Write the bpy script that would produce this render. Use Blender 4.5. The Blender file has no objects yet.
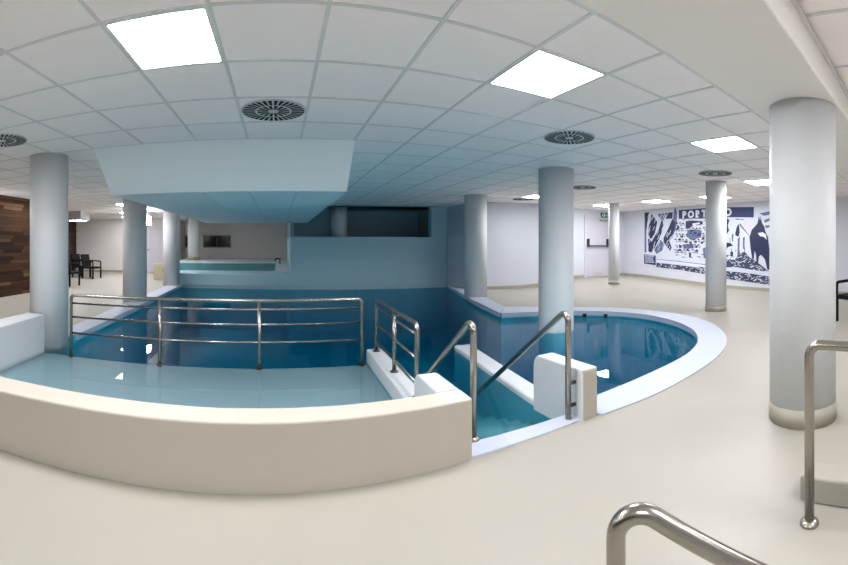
import bpy, bmesh, math, random
from mathutils import Vector, Matrix
from mathutils.geometry import tessellate_polygon
random.seed(4)
LIGHT_STR = 48.0
POOL_FILL_STR = 42.0
EXPOSURE = 0.11
POOL_A = (.04, .43, .55, 1)
POOL_B = (.045, .45, .57, 1)
WATER_ABS = (.0, .9, .95, 1)
WATER_DENS = 1.0
WATER_TINT = (.96, .99, 1, 1)
PI = math.pi
scn = bpy.context.scene
COL = scn.collection

# ------------------------------------------------------------------ helpers
def link(name, bm, mats, parent=None, smooth=False):
    me = bpy.data.meshes.new(name)
    bmesh.ops.recalc_face_normals(bm, faces=bm.faces)
    bm.to_mesh(me); bm.free()
    if smooth:
        me.polygons.foreach_set('use_smooth', [True] * len(me.polygons))
        me.update()
    o = bpy.data.objects.new(name, me)
    for m in (mats if isinstance(mats, (list, tuple)) else [mats]):
        me.materials.append(m)
    COL.objects.link(o)
    if parent: o.parent = parent
    return o

def structure(o, label=None, cat=None):
    o['kind'] = 'structure'
    if label: o['label'] = label
    if cat: o['category'] = cat
    return o

def tag(o, label, cat, group=None):
    o['label'] = label; o['category'] = cat; o['kind'] = 'thing'
    if group: o['group'] = group
    return o

def empty(name, loc, rz=0.0):
    o = bpy.data.objects.new(name, None)
    o.empty_display_size = 0.1
    o.location = loc; o.rotation_euler = (0, 0, rz)
    COL.objects.link(o)
    return o

def copy_tree(o, parent=None):
    c = o.copy(); COL.objects.link(c)
    if parent: c.parent = parent
    for ch in list(o.children): copy_tree(ch, c)
    return c

def box(bm, x0, x1, y0, y1, z0, z1, bev=0.0, mi=0):
    vs = [bm.verts.new((x, y, z)) for x in (x0, x1) for y in (y0, y1) for z in (z0, z1)]
    f = [bm.faces.new([vs[i] for i in q]) for q in
         ((0, 1, 3, 2), (4, 6, 7, 5), (0, 4, 5, 1), (2, 3, 7, 6), (0, 2, 6, 4), (1, 5, 7, 3))]
    for a in f: a.material_index = mi
    if bev > 0:
        es = list({e for a in f for e in a.edges})
        bmesh.ops.bevel(bm, geom=es, offset=bev, segments=3, profile=0.5, affect='EDGES')

def prism(bm, pts, z0, z1, mi=0):
    """vertical prism over a plan outline"""
    lo = [bm.verts.new((x, y, z0)) for x, y in pts]
    hi = [bm.verts.new((x, y, z1)) for x, y in pts]
    n = len(pts); out = []
    out.append(bm.faces.new(lo[::-1])); out.append(bm.faces.new(hi))
    for i in range(n):
        out.append(bm.faces.new((lo[i], lo[(i + 1) % n], hi[(i + 1) % n], hi[i])))
    for a in out: a.material_index = mi
    return out

def cyl(bm, c, r, z0, z1, n=48, mi=0, caps=True):
    lo = [bm.verts.new((c[0] + r * math.cos(2 * PI * i / n), c[1] + r * math.sin(2 * PI * i / n), z0)) for i in range(n)]
    hi = [bm.verts.new((v.co.x, v.co.y, z1)) for v in lo]
    for i in range(n):
        f = bm.faces.new((lo[i], lo[(i + 1) % n], hi[(i + 1) % n], hi[i])); f.smooth = True; f.material_index = mi
    if caps:
        for q in (lo[::-1], hi):
            f = bm.faces.new(q); f.material_index = mi

def fillet(pts, r, seg=8):
    pts = [Vector(p) for p in pts]
    out = [pts[0]]
    for i in range(1, len(pts) - 1):
        p, a, b = pts[i], pts[i - 1], pts[i + 1]
        u, v = (a - p).normalized(), (b - p).normalized()
        ang = u.angle(v)
        t = min(r / math.tan(ang / 2), (a - p).length * .49, (b - p).length * .49)
        rr = t * math.tan(ang / 2)
        cc = p + (u + v).normalized() * (rr / math.sin(ang / 2))
        s, e = p + u * t - cc, p + v * t - cc
        tot = s.angle(e); ax = s.cross(e).normalized()
        for k in range(seg + 1):
            out.append(cc + Matrix.Rotation(tot * k / seg, 3, ax) @ s)
    out.append(pts[-1])
    return out

def tube(bm, path, r, n=16, caps=True):
    path = [Vector(p) for p in path]
    t0 = (path[1] - path[0]).normalized()
    ref = Vector((0, 0, 1)) if abs(t0.z) < .9 else Vector((1, 0, 0))
    nrm = (ref - t0 * ref.dot(t0)).normalized()
    rings = []; pt = t0
    for i, p in enumerate(path):
        a = path[max(0, i - 1)]; b = path[min(len(path) - 1, i + 1)]
        t = (b - a).normalized()
        nrm = pt.rotation_difference(t) @ nrm
        nrm = (nrm - t * nrm.dot(t)).normalized(); pt = t
        bi = t.cross(nrm)
        rings.append([bm.verts.new(p + (nrm * math.cos(2 * PI * k / n) + bi * math.sin(2 * PI * k / n)) * r) for k in range(n)])
    for a, b in zip(rings, rings[1:]):
        for k in range(n):
            f = bm.faces.new((a[k], a[(k + 1) % n], b[(k + 1) % n], b[k])); f.smooth = True
    if caps:
        bm.faces.new(rings[0][::-1]); bm.faces.new(rings[-1])

def lathe(bm, c, prof, n=32):
    rings = []
    for r, z in prof:
        rings.append([bm.verts.new((c[0] + r * math.cos(2 * PI * k / n), c[1] + r * math.sin(2 * PI * k / n), c[2] + z)) for k in range(n)])
    for a, b in zip(rings, rings[1:]):
        for k in range(n):
            f = bm.faces.new((a[k], a[(k + 1) % n], b[(k + 1) % n], b[k])); f.smooth = True
    bm.faces.new(rings[0][::-1]); bm.faces.new(rings[-1])

def spline(pts, per=10, closed=False):
    P = [Vector((x, y)) for x, y in pts]; n = len(P); out = []
    rng = n if closed else n - 1
    for i in range(rng):
        p1, p2 = P[i], P[(i + 1) % n]
        p0 = P[(i - 1) % n] if closed or i > 0 else p1 * 2 - p2
        p3 = P[(i + 2) % n] if closed or i + 2 < n else p2 * 2 - p1
        for k in range(per):
            t = k / per
            q = .5 * ((2 * p1) + (p2 - p0) * t + (2 * p0 - 5 * p1 + 4 * p2 - p3) * t * t + (3 * p1 - p0 - 3 * p2 + p3) * t ** 3)
            out.append((q.x, q.y))
    if not closed: out.append(tuple(P[-1]))
    return out

# ------------------------------------------------------------------ materials
def srgb(r, g, b):
    f = lambda c: c / 12.92 if c <= .04045 else ((c + .055) / 1.055) ** 2.4
    return (f(r / 255), f(g / 255), f(b / 255), 1)

def mat(name, col, rough=.5, metal=0.0, var=0.0, scale=3.0, bump=0.0, bscale=60.0, spec=.5, coat=0.0, emit=None, estr=0.0):
    m = bpy.data.materials.new(name); m.use_nodes = True
    nt = m.node_tree; b = nt.nodes['Principled BSDF']
    b.inputs['Base Color'].default_value = col
    b.inputs['Roughness'].default_value = rough
    b.inputs['Metallic'].default_value = metal
    b.inputs['Specular IOR Level'].default_value = spec
    b.inputs['Coat Weight'].default_value = coat
    if emit:
        b.inputs['Emission Color'].default_value = emit; b.inputs['Emission Strength'].default_value = estr
    tc = nt.nodes.new('ShaderNodeTexCoord')
    if var > 0:
        nz = nt.nodes.new('ShaderNodeTexNoise'); nz.inputs['Scale'].default_value = scale
        nz.inputs['Detail'].default_value = 6; nz.inputs['Roughness'].default_value = .65
        mx = nt.nodes.new('ShaderNodeMix'); mx.data_type = 'RGBA'
        a = tuple(max(0, c * (1 - var)) for c in col[:3]) + (1,)
        c2 = tuple(min(1, c * (1 + var)) for c in col[:3]) + (1,)
        mx.inputs[6].default_value = a; mx.inputs[7].default_value = c2
        nt.links.new(tc.outputs['Object'], nz.inputs['Vector'])
        nt.links.new(nz.outputs['Fac'], mx.inputs[0])
        nt.links.new(mx.outputs[2], b.inputs['Base Color'])
    if bump > 0:
        n2 = nt.nodes.new('ShaderNodeTexNoise'); n2.inputs['Scale'].default_value = bscale; n2.inputs['Detail'].default_value = 4
        bp = nt.nodes.new('ShaderNodeBump'); bp.inputs['Strength'].default_value = bump; bp.inputs['Distance'].default_value = .01
        nt.links.new(tc.outputs['Object'], n2.inputs['Vector'])
        nt.links.new(n2.outputs['Fac'], bp.inputs['Height']); nt.links.new(bp.outputs['Normal'], b.inputs['Normal'])
    return m

M = {}
M['floor'] = mat('cream_resin_floor', srgb(161, 157, 146), .42, var=.035, scale=1.6, bump=.05, bscale=40, spec=.35)
M['curb'] = mat('cream_render', srgb(188, 182, 169), .6, var=.03, scale=2.5, bump=.08, bscale=30, spec=.3)
M['white_render'] = mat('white_pool_render', srgb(206, 210, 213), .55, var=.03, scale=4, bump=.08, bscale=30, spec=.3)
M['wall'] = mat('white_wall_paint', srgb(203, 206, 214), .65, var=.02, scale=1.2, bump=.03, spec=.3)
M['wall_back'] = mat('off_white_wall_paint', srgb(224, 220, 217), .65, var=.02, scale=1.2, bump=.03, spec=.3)
M['beam'] = mat('beam_paint', srgb(238, 235, 230), .7, var=.015, scale=2, spec=.2)
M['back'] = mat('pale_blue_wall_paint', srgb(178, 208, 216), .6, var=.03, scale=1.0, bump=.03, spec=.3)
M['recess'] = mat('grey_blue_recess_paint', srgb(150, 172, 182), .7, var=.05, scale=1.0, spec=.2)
M['column'] = mat('white_concrete_paint', srgb(204, 207, 208), .55, var=.035, scale=5, bump=.22, bscale=22, spec=.3)
M['skirt'] = mat('beige_skirting_paint', srgb(162, 157, 142), .5, var=.04, scale=5)
M['tile'] = mat('white_mineral_ceiling_tile', srgb(251, 246, 244), .85, var=.02, scale=9, bump=.06, bscale=160, spec=.2)
M['tbar'] = mat('grey_ceiling_tee_bar', srgb(220, 221, 220), .5, var=.03, scale=6)
M['bulk'] = mat('bulkhead_paint', srgb(236, 241, 240), .7, var=.015, scale=2, spec=.2)
M['coping'] = mat('pale_coping_stone', srgb(188, 195, 210), .5, var=.04, scale=14, bump=.08, bscale=90)
M['step_tile'] = mat('pale_blue_step_tile', srgb(112, 146, 156), .4, var=.03, scale=5)
M['ledge'] = mat('pale_basin_tile', srgb(144, 163, 170), .4, var=.03, scale=3)
M['steel'] = mat('brushed_stainless_steel', srgb(166, 161, 152), .26, 1.0, var=.05, scale=30)
M['dark_steel'] = mat('dark_steel_bolt', srgb(95, 92, 88), .35, 1.0, var=.05, scale=30)
M['vent'] = mat('grey_vent_plate', srgb(196, 203, 204), .5, var=.03, scale=20)
M['slot'] = mat('black_vent_slot', srgb(14, 15, 17), .8, var=.2, scale=20)
M['rattan'] = mat('black_woven_rattan', srgb(10, 9, 11), .75, spec=.2, var=.35, scale=120, bump=.5, bscale=140)
M['door'] = mat('white_door_paint', srgb(198, 195, 204), .45, var=.02, scale=3)
M['black'] = mat('black_plastic', srgb(24, 22, 26), .4, var=.1, scale=20)
M['green'] = mat('green_sign_plastic', srgb(22, 108, 72), .4, var=.05, scale=20)
M['sign_white'] = mat('white_sign_plastic', srgb(225, 235, 230), .4, var=.02, scale=20)
M['beige_box'] = mat('beige_laminate', srgb(190, 182, 152), .5, var=.04, scale=6)
M['window'] = mat('dark_window_glass', srgb(30, 34, 38), .15, var=.1, scale=2)
M['frame'] = mat('grey_window_frame', srgb(98, 98, 100), .4, var=.05, scale=9)
M['spa'] = mat('teal_spa_mosaic', srgb(86, 140, 146), .3, var=.15, scale=30)
M['lamp_body'] = mat('grey_lamp_casing', srgb(160, 160, 160), .5, var=.03, scale=9)
M['grey_box'] = mat('grey_plasterboard', srgb(190, 188, 188), .7, var=.03, scale=3)
M['light'] = mat('lit_diffuser', srgb(255, 255, 255), .5, emit=(.985, .975, 1.015, 1), estr=LIGHT_STR, var=.01)
M['fill_lens'] = mat('pool_fill_lamp_lens', srgb(255, 255, 255), .4, emit=(.6, .9, 1, 1), estr=POOL_FILL_STR, var=.01)  # glowing lens of the added underwater lamps
for k, c in {'pale': (208, 213, 224), 'navy': (24, 32, 68), 'mid': (88, 100, 132), 'pink': (205, 196, 208), 'wave': (50, 56, 86), 'panel': (198, 204, 217),
             'band': (34, 46, 92), 'plaque': (34, 46, 88)}.items():
    M['m_' + k] = mat('mural_paint_' + k, srgb(*c), .5, var=(.18 if k in ('wave', 'mid') else .05), scale=(26 if k in ('wave', 'mid') else 8))

# pool tile: blue with faint joints
def pool_mat(name, c1, c2, size):
    m = bpy.data.materials.new(name); m.use_nodes = True
    nt = m.node_tree; b = nt.nodes['Principled BSDF']
    tc = nt.nodes.new('ShaderNodeTexCoord')
    br = nt.nodes.new('ShaderNodeTexBrick')
    br.offset = 0; br.inputs['Scale'].default_value = 1
    br.inputs['Brick Width'].default_value = size; br.inputs['Row Height'].default_value = size
    br.inputs['Mortar Size'].default_value = size * .03
    br.inputs['Color1'].default_value = c1; br.inputs['Color2'].default_value = c2
    br.inputs['Mortar'].default_value = tuple(c * 1.15 for c in c1[:3]) + (1,)
    nt.links.new(tc.outputs['Object'], br.inputs['Vector'])
    nt.links.new(br.outputs['Color'], b.inputs['Base Color'])
    b.inputs['Roughness'].default_value = .35
    return m
M['underwater_tint'] = mat('underwater_blue_tint', (.04, .40, .52, 1), .35, var=.05, scale=6)  # blue that stands in for the water's darkening of white surfaces
M['pool'] = pool_mat('blue_pool_tile', POOL_A, POOL_B, .25)

# wood plank wall (metre UVs)
def wood_mat():
    m = bpy.data.materials.new('reclaimed_plank_cladding'); m.use_nodes = True
    nt = m.node_tree; b = nt.nodes['Principled BSDF']; L = nt.links
    uv = nt.nodes.new('ShaderNodeUVMap'); uv.uv_map = 'UVMap'
    br = nt.nodes.new('ShaderNodeTexBrick'); br.offset = .37; br.offset_frequency = 2; br.squash = .7; br.squash_frequency = 3
    br.inputs['Scale'].default_value = 1; br.inputs['Brick Width'].default_value = 1.1; br.inputs['Row Height'].default_value = .088
    br.inputs['Mortar Size'].default_value = .004; br.inputs['Bias'].default_value = 0
    br.inputs['Color1'].default_value = (0, 0, 0, 1); br.inputs['Color2'].default_value = (1, 1, 1, 1); br.inputs['Mortar'].default_value = (0, 0, 0, 1)
    cr = nt.nodes.new('ShaderNodeValToRGB')
    e = cr.color_ramp.elements
    e[0].position = 0; e[0].color = srgb(34, 20, 12)
    e[1].position = 1; e[1].color = srgb(120, 92, 66)
    for p, c in ((.3, (60, 38, 24)), (.55, (80, 53, 34)), (.72, (56, 36, 24)), (.88, (92, 66, 46))):
        k = e.new(p); k.color = srgb(*c)
    mp = nt.nodes.new('ShaderNodeMapping'); mp.inputs['Scale'].default_value = (1.5, 40, 1)
    nz = nt.nodes.new('ShaderNodeTexNoise'); nz.inputs['Scale'].default_value = 1.5; nz.inputs['Detail'].default_value = 5
    mx = nt.nodes.new('ShaderNodeMix'); mx.data_type = 'RGBA'; mx.blend_type = 'MULTIPLY'; mx.inputs[0].default_value = .55
    L.new(uv.outputs[0], br.inputs['Vector']); L.new(br.outputs['Color'], cr.inputs[0])
    L.new(uv.outputs[0], mp.inputs[0]); L.new(mp.outputs[0], nz.inputs['Vector'])
    L.new(cr.outputs[0], mx.inputs[6]); L.new(nz.outputs['Fac'], mx.inputs[7]); L.new(mx.outputs[2], b.inputs['Base Color'])
    b.inputs['Roughness'].default_value = .8; b.inputs['Specular IOR Level'].default_value = .15
    return m
M['wood'] = wood_mat()

# water: fresnel mirror over a clear, faintly tinted body
def water_mat():
    m = bpy.data.materials.new('pool_water'); m.use_nodes = True
    nt = m.node_tree; nt.nodes.clear(); L = nt.links
    out = nt.nodes.new('ShaderNodeOutputMaterial')
    tr = nt.nodes.new('ShaderNodeBsdfTransparent'); tr.inputs[0].default_value = WATER_TINT
    gl = nt.nodes.new('ShaderNodeBsdfGlossy'); gl.inputs['Roughness'].default_value = .015
    fr = nt.nodes.new('ShaderNodeFresnel'); fr.inputs[0].default_value = 1.33
    mx = nt.nodes.new('ShaderNodeMixShader')
    tc = nt.nodes.new('ShaderNodeTexCoord')
    nz = nt.nodes.new('ShaderNodeTexNoise'); nz.inputs['Scale'].default_value = 2.2; nz.inputs['Detail'].default_value = 2
    bp = nt.nodes.new('ShaderNodeBump'); bp.inputs['Strength'].default_value = .035; bp.inputs['Distance'].default_value = .03
    L.new(tc.outputs['Object'], nz.inputs['Vector']); L.new(nz.outputs['Fac'], bp.inputs['Height'])
    L.new(bp.outputs[0], gl.inputs['Normal']); L.new(bp.outputs[0], fr.inputs['Normal'])
    ma = nt.nodes.new('ShaderNodeMath'); ma.operation = 'MULTIPLY'; ma.inputs[1].default_value = .6
    L.new(fr.outputs[0], ma.inputs[0]); L.new(ma.outputs[0], mx.inputs[0]); L.new(tr.outputs[0], mx.inputs[1]); L.new(gl.outputs[0], mx.inputs[2])
    L.new(mx.outputs[0], out.inputs[0])
    va = nt.nodes.new('ShaderNodeVolumeAbsorption'); va.inputs['Color'].default_value = WATER_ABS; va.inputs['Density'].default_value = WATER_DENS
    L.new(va.outputs[0], out.inputs['Volume'])
    return m
M['water'] = water_mat()

# ------------------------------------------------------------------ plan (metres; z = 0 is the deck)
CEIL = 2.45; WZ = -.10; DEEP = -1.35; RIM = .36
lobe_in = spline([(2.12, 2.43), (2.35, 2.445), (2.96, 2.48), (3.69, 2.55), (4.18, 2.67), (4.66, 2.9), (5.16, 3.32), (5.56, 3.95),
                  (5.74, 4.7), (5.58, 5.38), (5.13, 5.9), (4.54, 6.27), (3.86, 6.5)], 6)
right_in = [(4.2, 8.2), (4.52, 9.5), (5.2, 12.16)]
left_in = [(-3.05, 12.77), (-2.82, 7.6), (-2.72, 5.1), (-2.76, 4.75), (-2.93, 4.5)]
hole = [(-2.9, 2.1), (1.0, 2.22), (1.1, 2.33), (2.0, 2.33)] + lobe_in + right_in + left_in

def ramp(x, y):
    """the far right of the deck rises very slightly towards the fire door"""
    s = lambda t: max(0, min(1, t)) ** 2 * (3 - 2 * max(0, min(1, t)))
    return .16 * s((y - 4.8) / 5.0) * s((x - 6.2) / 2.4)

# ---- room outline
WOOD = [(-6.15, -3.4), (-6.15, 9.2), (-9.3, 17.5)]
BACKL = [(-9.3, 17.5), (-4.7, 18.1), (-4.7, 20.3)]
wz = lambda y: 9.85 + .115 * y
CORNER = (wz(10.08), 10.08)
outer = [(-6.2, -3.45), (9.5, -3.45), (11.12, 10.2), (7.3, 10.62), (7.3, 13.3), (.42, 13.3), (.42, 20.38), (-4.8, 20.38),
         (-4.8, 18.2), (-9.42, 17.6), (-6.25, 9.2)]

def fill_with_hole(out_pts, hole_pts, z, zfun=None, grid=None):
    bm = bmesh.new()
    loops = [[Vector((x, y, 0)) for x, y in l] for l in (out_pts, hole_pts) if l]
    vs = [bm.verts.new((v.x, v.y, z)) for l in loops for v in l]
    for t in tessellate_polygon(loops):
        bm.faces.new([vs[i] for i in t])
    if zfun:
        for ax, vals in (((1, 0, 0), [6.2 + .4 * i for i in range(8)]), ((0, 1, 0), [4.8 + .5 * i for i in range(11)])):
            for v in vals:
                bmesh.ops.bisect_plane(bm, geom=bm.verts[:] + bm.edges[:] + bm.faces[:], plane_co=Vector(ax) * v, plane_no=Vector(ax))
        for v in bm.verts: v.co.z += zfun(v.co.x, v.co.y)
    return bm

bm = fill_with_hole(outer, hole, 0, ramp)
structure(link('floor', bm, M['floor']))

# ---- ceiling and its tee bars
bm = fill_with_hole(outer, None, CEIL)
ceil = structure(link('ceiling', bm, M['tile']))
XS = [-9.3 + .62 * i for i in range(11)]
XS = [-8.99, -8.37, -7.75, -7.13, -6.51, -5.89, -5.27, -4.65, -4.03, -3.41, -2.8, -2.22, -1.58, -.935, -.35, .25, .855, 1.47, 2.07, 2.72, 3.38, 4.04, 4.65, 5.3, 5.95, 6.6, 7.25, 7.9, 8.55, 9.2, 9.85, 10.5]
YS = [-3.05, -2.4, -1.75, -1.1, -.45, .2, 1.55, 2.04, 2.69, 3.36, 4.03, 4.65, 5.27, 5.9, 6.54, 7.18, 7.82, 8.46, 9.1, 9.74, 10.4, 11.04, 11.7, 12.3, 13, 13.64, 14.3, 14.9, 15.5, 16.1, 16.8, 17.4, 18.1, 18.7, 19.4]
def xspan(y):
    """x range of the room at depth y"""
    xl = -6.15 if y < 9.2 else -6.15 - (y - 9.2) * 3.15 / 8.3
    if y > 17.5: xl = -4.7
    xr = wz(y) if y < 9.9 else (5.2 if y < 12.2 else .34)
    return xl, xr
def yspan(x):
    y0 = -3.4
    if x < -6.15: y0 = 9.2 + (-6.15 - x) * 8.3 / 3.15
    if x > wz(-3.4): y0 = (x - 9.85) / .115
    y1 = 20.2 if -4.7 < x < .34 else 17.6 if x <= -4.7 else 12.2 if x < 5.2 else 9.8 if x < 7.25 else 10.2
    return y0, y1
bm = bmesh.new()
for x in XS:
    a, b = yspan(x)
    box(bm, x - .012, x + .012, a, b, CEIL - .006, CEIL + .004)
for y in YS:
    a, b = xspan(y)
    box(bm, a, b, y - .012, y + .012, CEIL - .0055, CEIL + .004)
link('grid_bars', bm, M['tbar'], ceil)

# ---- walls
def wall_strip(name, pts, mats, z0=-.02, z1=CEIL + .02, t=.12, side=1, uv=False):
    """a wall along a polyline, thickness on its outer side"""
    bm = bmesh.new(); uvl = bm.loops.layers.uv.new('UVMap') if uv else None
    n = len(pts); off = []
    for i, p in enumerate(pts):
        d0 = (Vector(pts[i]) - Vector(pts[i - 1])).normalized() if i > 0 else None
        d1 = (Vector(pts[i + 1]) - Vector(pts[i])).normalized() if i < n - 1 else None
        d = ((d0 or d1) + (d1 or d0)).normalized()
        nn = Vector((-d.y, d.x)) * side
        k = 1 / max(.5, nn.dot(Vector((-(d1 or d0).y, (d1 or d0).x)) * side))
        off.append(Vector(p) + nn * t * k)
    s = 0
    for i in range(n - 1):
        a, b, c, e = pts[i], pts[i + 1], off[i + 1], off[i]
        L = (Vector(b) - Vector(a)).length
        fs = prism(bm, [a, b, c, e], z0, z1)
        if uv:
            for f in fs:
                for l in f.loops:
                    q = Vector((l.vert.co.x - a[0], l.vert.co.y - a[1]))
                    l[uvl].uv = (s + q.dot((Vector(b) - Vector(a)) / L), l.vert.co.z)
        s += L
    return structure(link(name, bm, mats))
wall_strip('wall_left', WOOD, M['wood'], side=1, uv=True)
wl = wall_strip('wall_back', BACKL + [(.34, 20.3)], M['wall_back'], side=1)
wall_strip('wall_front', [(-6.15, -3.4), (wz(-3.4), -3.4)], M['wall'], side=-1)
wall_strip('wall_right', [(wz(-3.4), -3.4), CORNER], M['wall'], side=-1)
wall_strip('wall_far_right', [CORNER, (7.25, 10.5), (7.25, 9.75), (5.2, 10.3), (5.2, 12.1)], M['wall'], side=-1)

# pool back wall with the high recess, and the reveal of the spa alcove
yb = lambda x: 12.55 - .076 * (x - .34)
bm = bmesh.new()
def bw(x0, x1, z0, z1, dep=.12):
    prism(bm, [(x0, yb(x0)), (x1, yb(x1)), (x1, yb(x1) + dep), (x0, yb(x0) + dep)], z0, z1)
bw(.34, 4.70, DEEP, 1.5, .25)
bw(4.70, 5.32, DEEP, CEIL + .02, .25)
prism(bm, [(.34, 12.8), (.46, 12.8), (.46, 20.3), (.34, 20.3)], -.02, 1.5)
structure(link('wall_pool_back', bm, M['back']))
bm = bmesh.new()
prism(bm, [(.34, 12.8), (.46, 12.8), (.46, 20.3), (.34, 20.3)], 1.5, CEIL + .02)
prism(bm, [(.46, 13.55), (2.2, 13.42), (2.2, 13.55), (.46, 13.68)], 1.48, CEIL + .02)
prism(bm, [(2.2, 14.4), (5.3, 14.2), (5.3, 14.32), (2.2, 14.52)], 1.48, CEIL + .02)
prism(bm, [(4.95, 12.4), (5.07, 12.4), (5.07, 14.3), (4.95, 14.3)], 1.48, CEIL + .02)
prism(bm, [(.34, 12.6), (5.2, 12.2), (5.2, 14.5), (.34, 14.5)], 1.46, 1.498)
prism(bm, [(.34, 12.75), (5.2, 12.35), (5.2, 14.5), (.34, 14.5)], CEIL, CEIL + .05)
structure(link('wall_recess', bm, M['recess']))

# skirtings
def skirting(name, pts, side, h=.09, zf=None):
    bm = bmesh.new()
    for a, b in zip(pts, pts[1:]):
        d = (Vector(b) - Vector(a)); L = d.length; d /= L; nn = Vector((-d.y, d.x)) * side * .014
        n = max(1, int(L / .6))
        for k in range(n):
            p, q = Vector(a) + d * L * k / n, Vector(a) + d * L * (k + 1) / n
            r = [p, q, q + nn, p + nn]
            lo = [bm.verts.new((v.x, v.y, ramp(v.x, v.y) - .004)) for v in r]
            hi = [bm.verts.new((v.x, v.y, ramp(v.x, v.y) + h)) for v in r]
            bm.faces.new(lo); bm.faces.new(hi)
            for i in range(4): bm.faces.new((lo[i], lo[(i + 1) % 4], hi[(i + 1) % 4], hi[i]))
    return structure(link(name, bm, M['skirt']))
skirting('baseboard_right', [(wz(-3.3), -3.3), (CORNER[0] - .001, CORNER[1] - .03)], 1)
skirting('baseboard_far_right', [(CORNER[0] - .03, CORNER[1]), (7.25, 10.5)], 1)
skirting('baseboard_pool_side', [(7.25, 9.75), (5.2, 10.3)], 1)
skirting('baseboard_back', [(-9.25, 17.5), (-4.7, 18.1)], -1)

# ---- ceiling beam and bulkhead
bm = bmesh.new(); box(bm, -6.15, wz(1), .66, 1.29, 2.25, CEIL + .02, .012)
structure(link('ceiling_beam', bm, M['beam']))
bm = bmesh.new(); box(bm, -6.1, wz(1), .64, .67, CEIL - .03, CEIL - .012)
structure(link('trim_1', bm, M['tbar']))
# sloping-fronted bulkhead over the pool
bm = bmesh.new()
prof = [(4.66, CEIL), (5.22, 1.93), (12.7, 1.93), (12.7, CEIL)]
a = [bm.verts.new((-2.23, y, z)) for y, z in prof]; b = [bm.verts.new((.862, y, z)) for y, z in prof]
bm.faces.new(a); bm.faces.new(b[::-1])
for i in range(4): bm.faces.new((a[i], a[(i + 1) % 4], b[(i + 1) % 4], b[i]))
bulk = structure(link('ceiling_bulkhead', bm, M['bulk']))
bm = bmesh.new()
for x in (-.99, -.385, .225): box(bm, x - .012, x + .012, 5.24, 12.6, 1.925, 1.934)
link('soffit_joints', bm, M['tbar'], bulk)

# ---- pool shell
bm = bmesh.new()
up = [bm.verts.new((x, y, WZ + .004 if y > 12 else 0)) for x, y in hole]; dn = [bm.verts.new((x, y, DEEP)) for x, y in hole]
n = len(hole)
for i in range(n): bm.faces.new((up[i], up[(i + 1) % n], dn[(i + 1) % n], dn[i]))
for t in tessellate_polygon([[Vector((x, y, 0)) for x, y in hole]]): bm.faces.new([dn[i] for i in t])
structure(link('pool_shell', bm, M['pool']))
# shallow basin slab
le = lambda x: 4.51 + .045 * (x + 2.5)
bm = bmesh.new(); prism(bm, [(-2.95, 2.08), (1.02, 2.2), (1.02, le(1.02)), (-2.95, le(-2.95))], DEEP, -.128)
structure(link('basin_floor', bm, M['ledge']))
# underwater entry steps
bm = bmesh.new()
for k in range(7): box(bm, 1.1, 2.08, 2.32 + .27 * k, 2.60 + .27 * k, DEEP, -.15 - .085 * k, .01)
structure(link('entry_steps', bm, M['step_tile']))
# water
bm = bmesh.new()
cx, cy = 1.4, 7.0
wp = [(x + (.012 if x > cx else -.012), y + (.012 if y > cy else -.012)) for x, y in hole]
tris = tessellate_polygon([[Vector((x, y, 0)) for x, y in wp]])
tp = [bm.verts.new((x, y, WZ)) for x, y in wp]; bt = [bm.verts.new((x, y, DEEP - .02)) for x, y in wp]
for t in tris: bm.faces.new([tp[i] for i in t]); bm.faces.new([bt[i] for i in t])
for i in range(len(wp)): bm.faces.new((tp[i], tp[(i + 1) % n], bt[(i + 1) % n], bt[i]))
w = structure(link('pool_water', bm, M['water']))

# copings (flush stone bands along the pool edge)
lobe_out = spline([(2.12, 2.165), (2.77, 2.13), (3.49, 2.185), (4.12, 2.3), (4.72, 2.53), (5.3, 2.93), (5.85, 3.55), (6.14, 4.4), (6.08, 5.3), (5.7, 5.98), (5.15, 6.5), (4.62, 6.92), (4.3, 7.1)], 6)
def band(name, ins, outs, z0, z1):
    bm = bmesh.new()
    A = [(bm.verts.new((x, y, z0)), bm.verts.new((x, y, z1))) for x, y in ins]
    B = [(bm.verts.new((x, y, z0)), bm.verts.new((x, y, z1))) for x, y in outs]
    for i in range(len(A) - 1):
        bm.faces.new((A[i][1], A[i + 1][1], B[i + 1][1], B[i][1]))
        bm.faces.new((A[i][0], A[i + 1][0], A[i + 1][1], A[i][1]))
        bm.faces.new((B[i][0], B[i + 1][0], B[i + 1][1], B[i][1]))
        bm.faces.new((A[i][0], A[i + 1][0], B[i + 1][0], B[i][0]))
    for i in (0, -1): bm.faces.new((A[i][0], A[i][1], B[i][1], B[i][0]))
    return structure(link(name, bm, M['coping']))
def over(pts, d=.025):
    out = []
    for i, p in enumerate(pts):
        t = (Vector(pts[min(i + 1, len(pts) - 1)]) - Vector(pts[max(i - 1, 0)])).normalized()
        out.append((p[0] - t.y * d, p[1] + t.x * d))
    return out
band('trim_2', over(lobe_in), lobe_out, -.07, .012)
band('trim_3', over([lobe_in[-1]] + right_in[:2] + [(5.15, 12.0)]), [lobe_out[-1], (4.56, 8.1), (4.9, 9.45), (5.19, 10.4)], -.07, .011)
band('trim_4', over(left_in[:3]), [(-3.42, 12.85), (-3.17, 7.6), (-3.0, 5.1)], -.07, .012)

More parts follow.
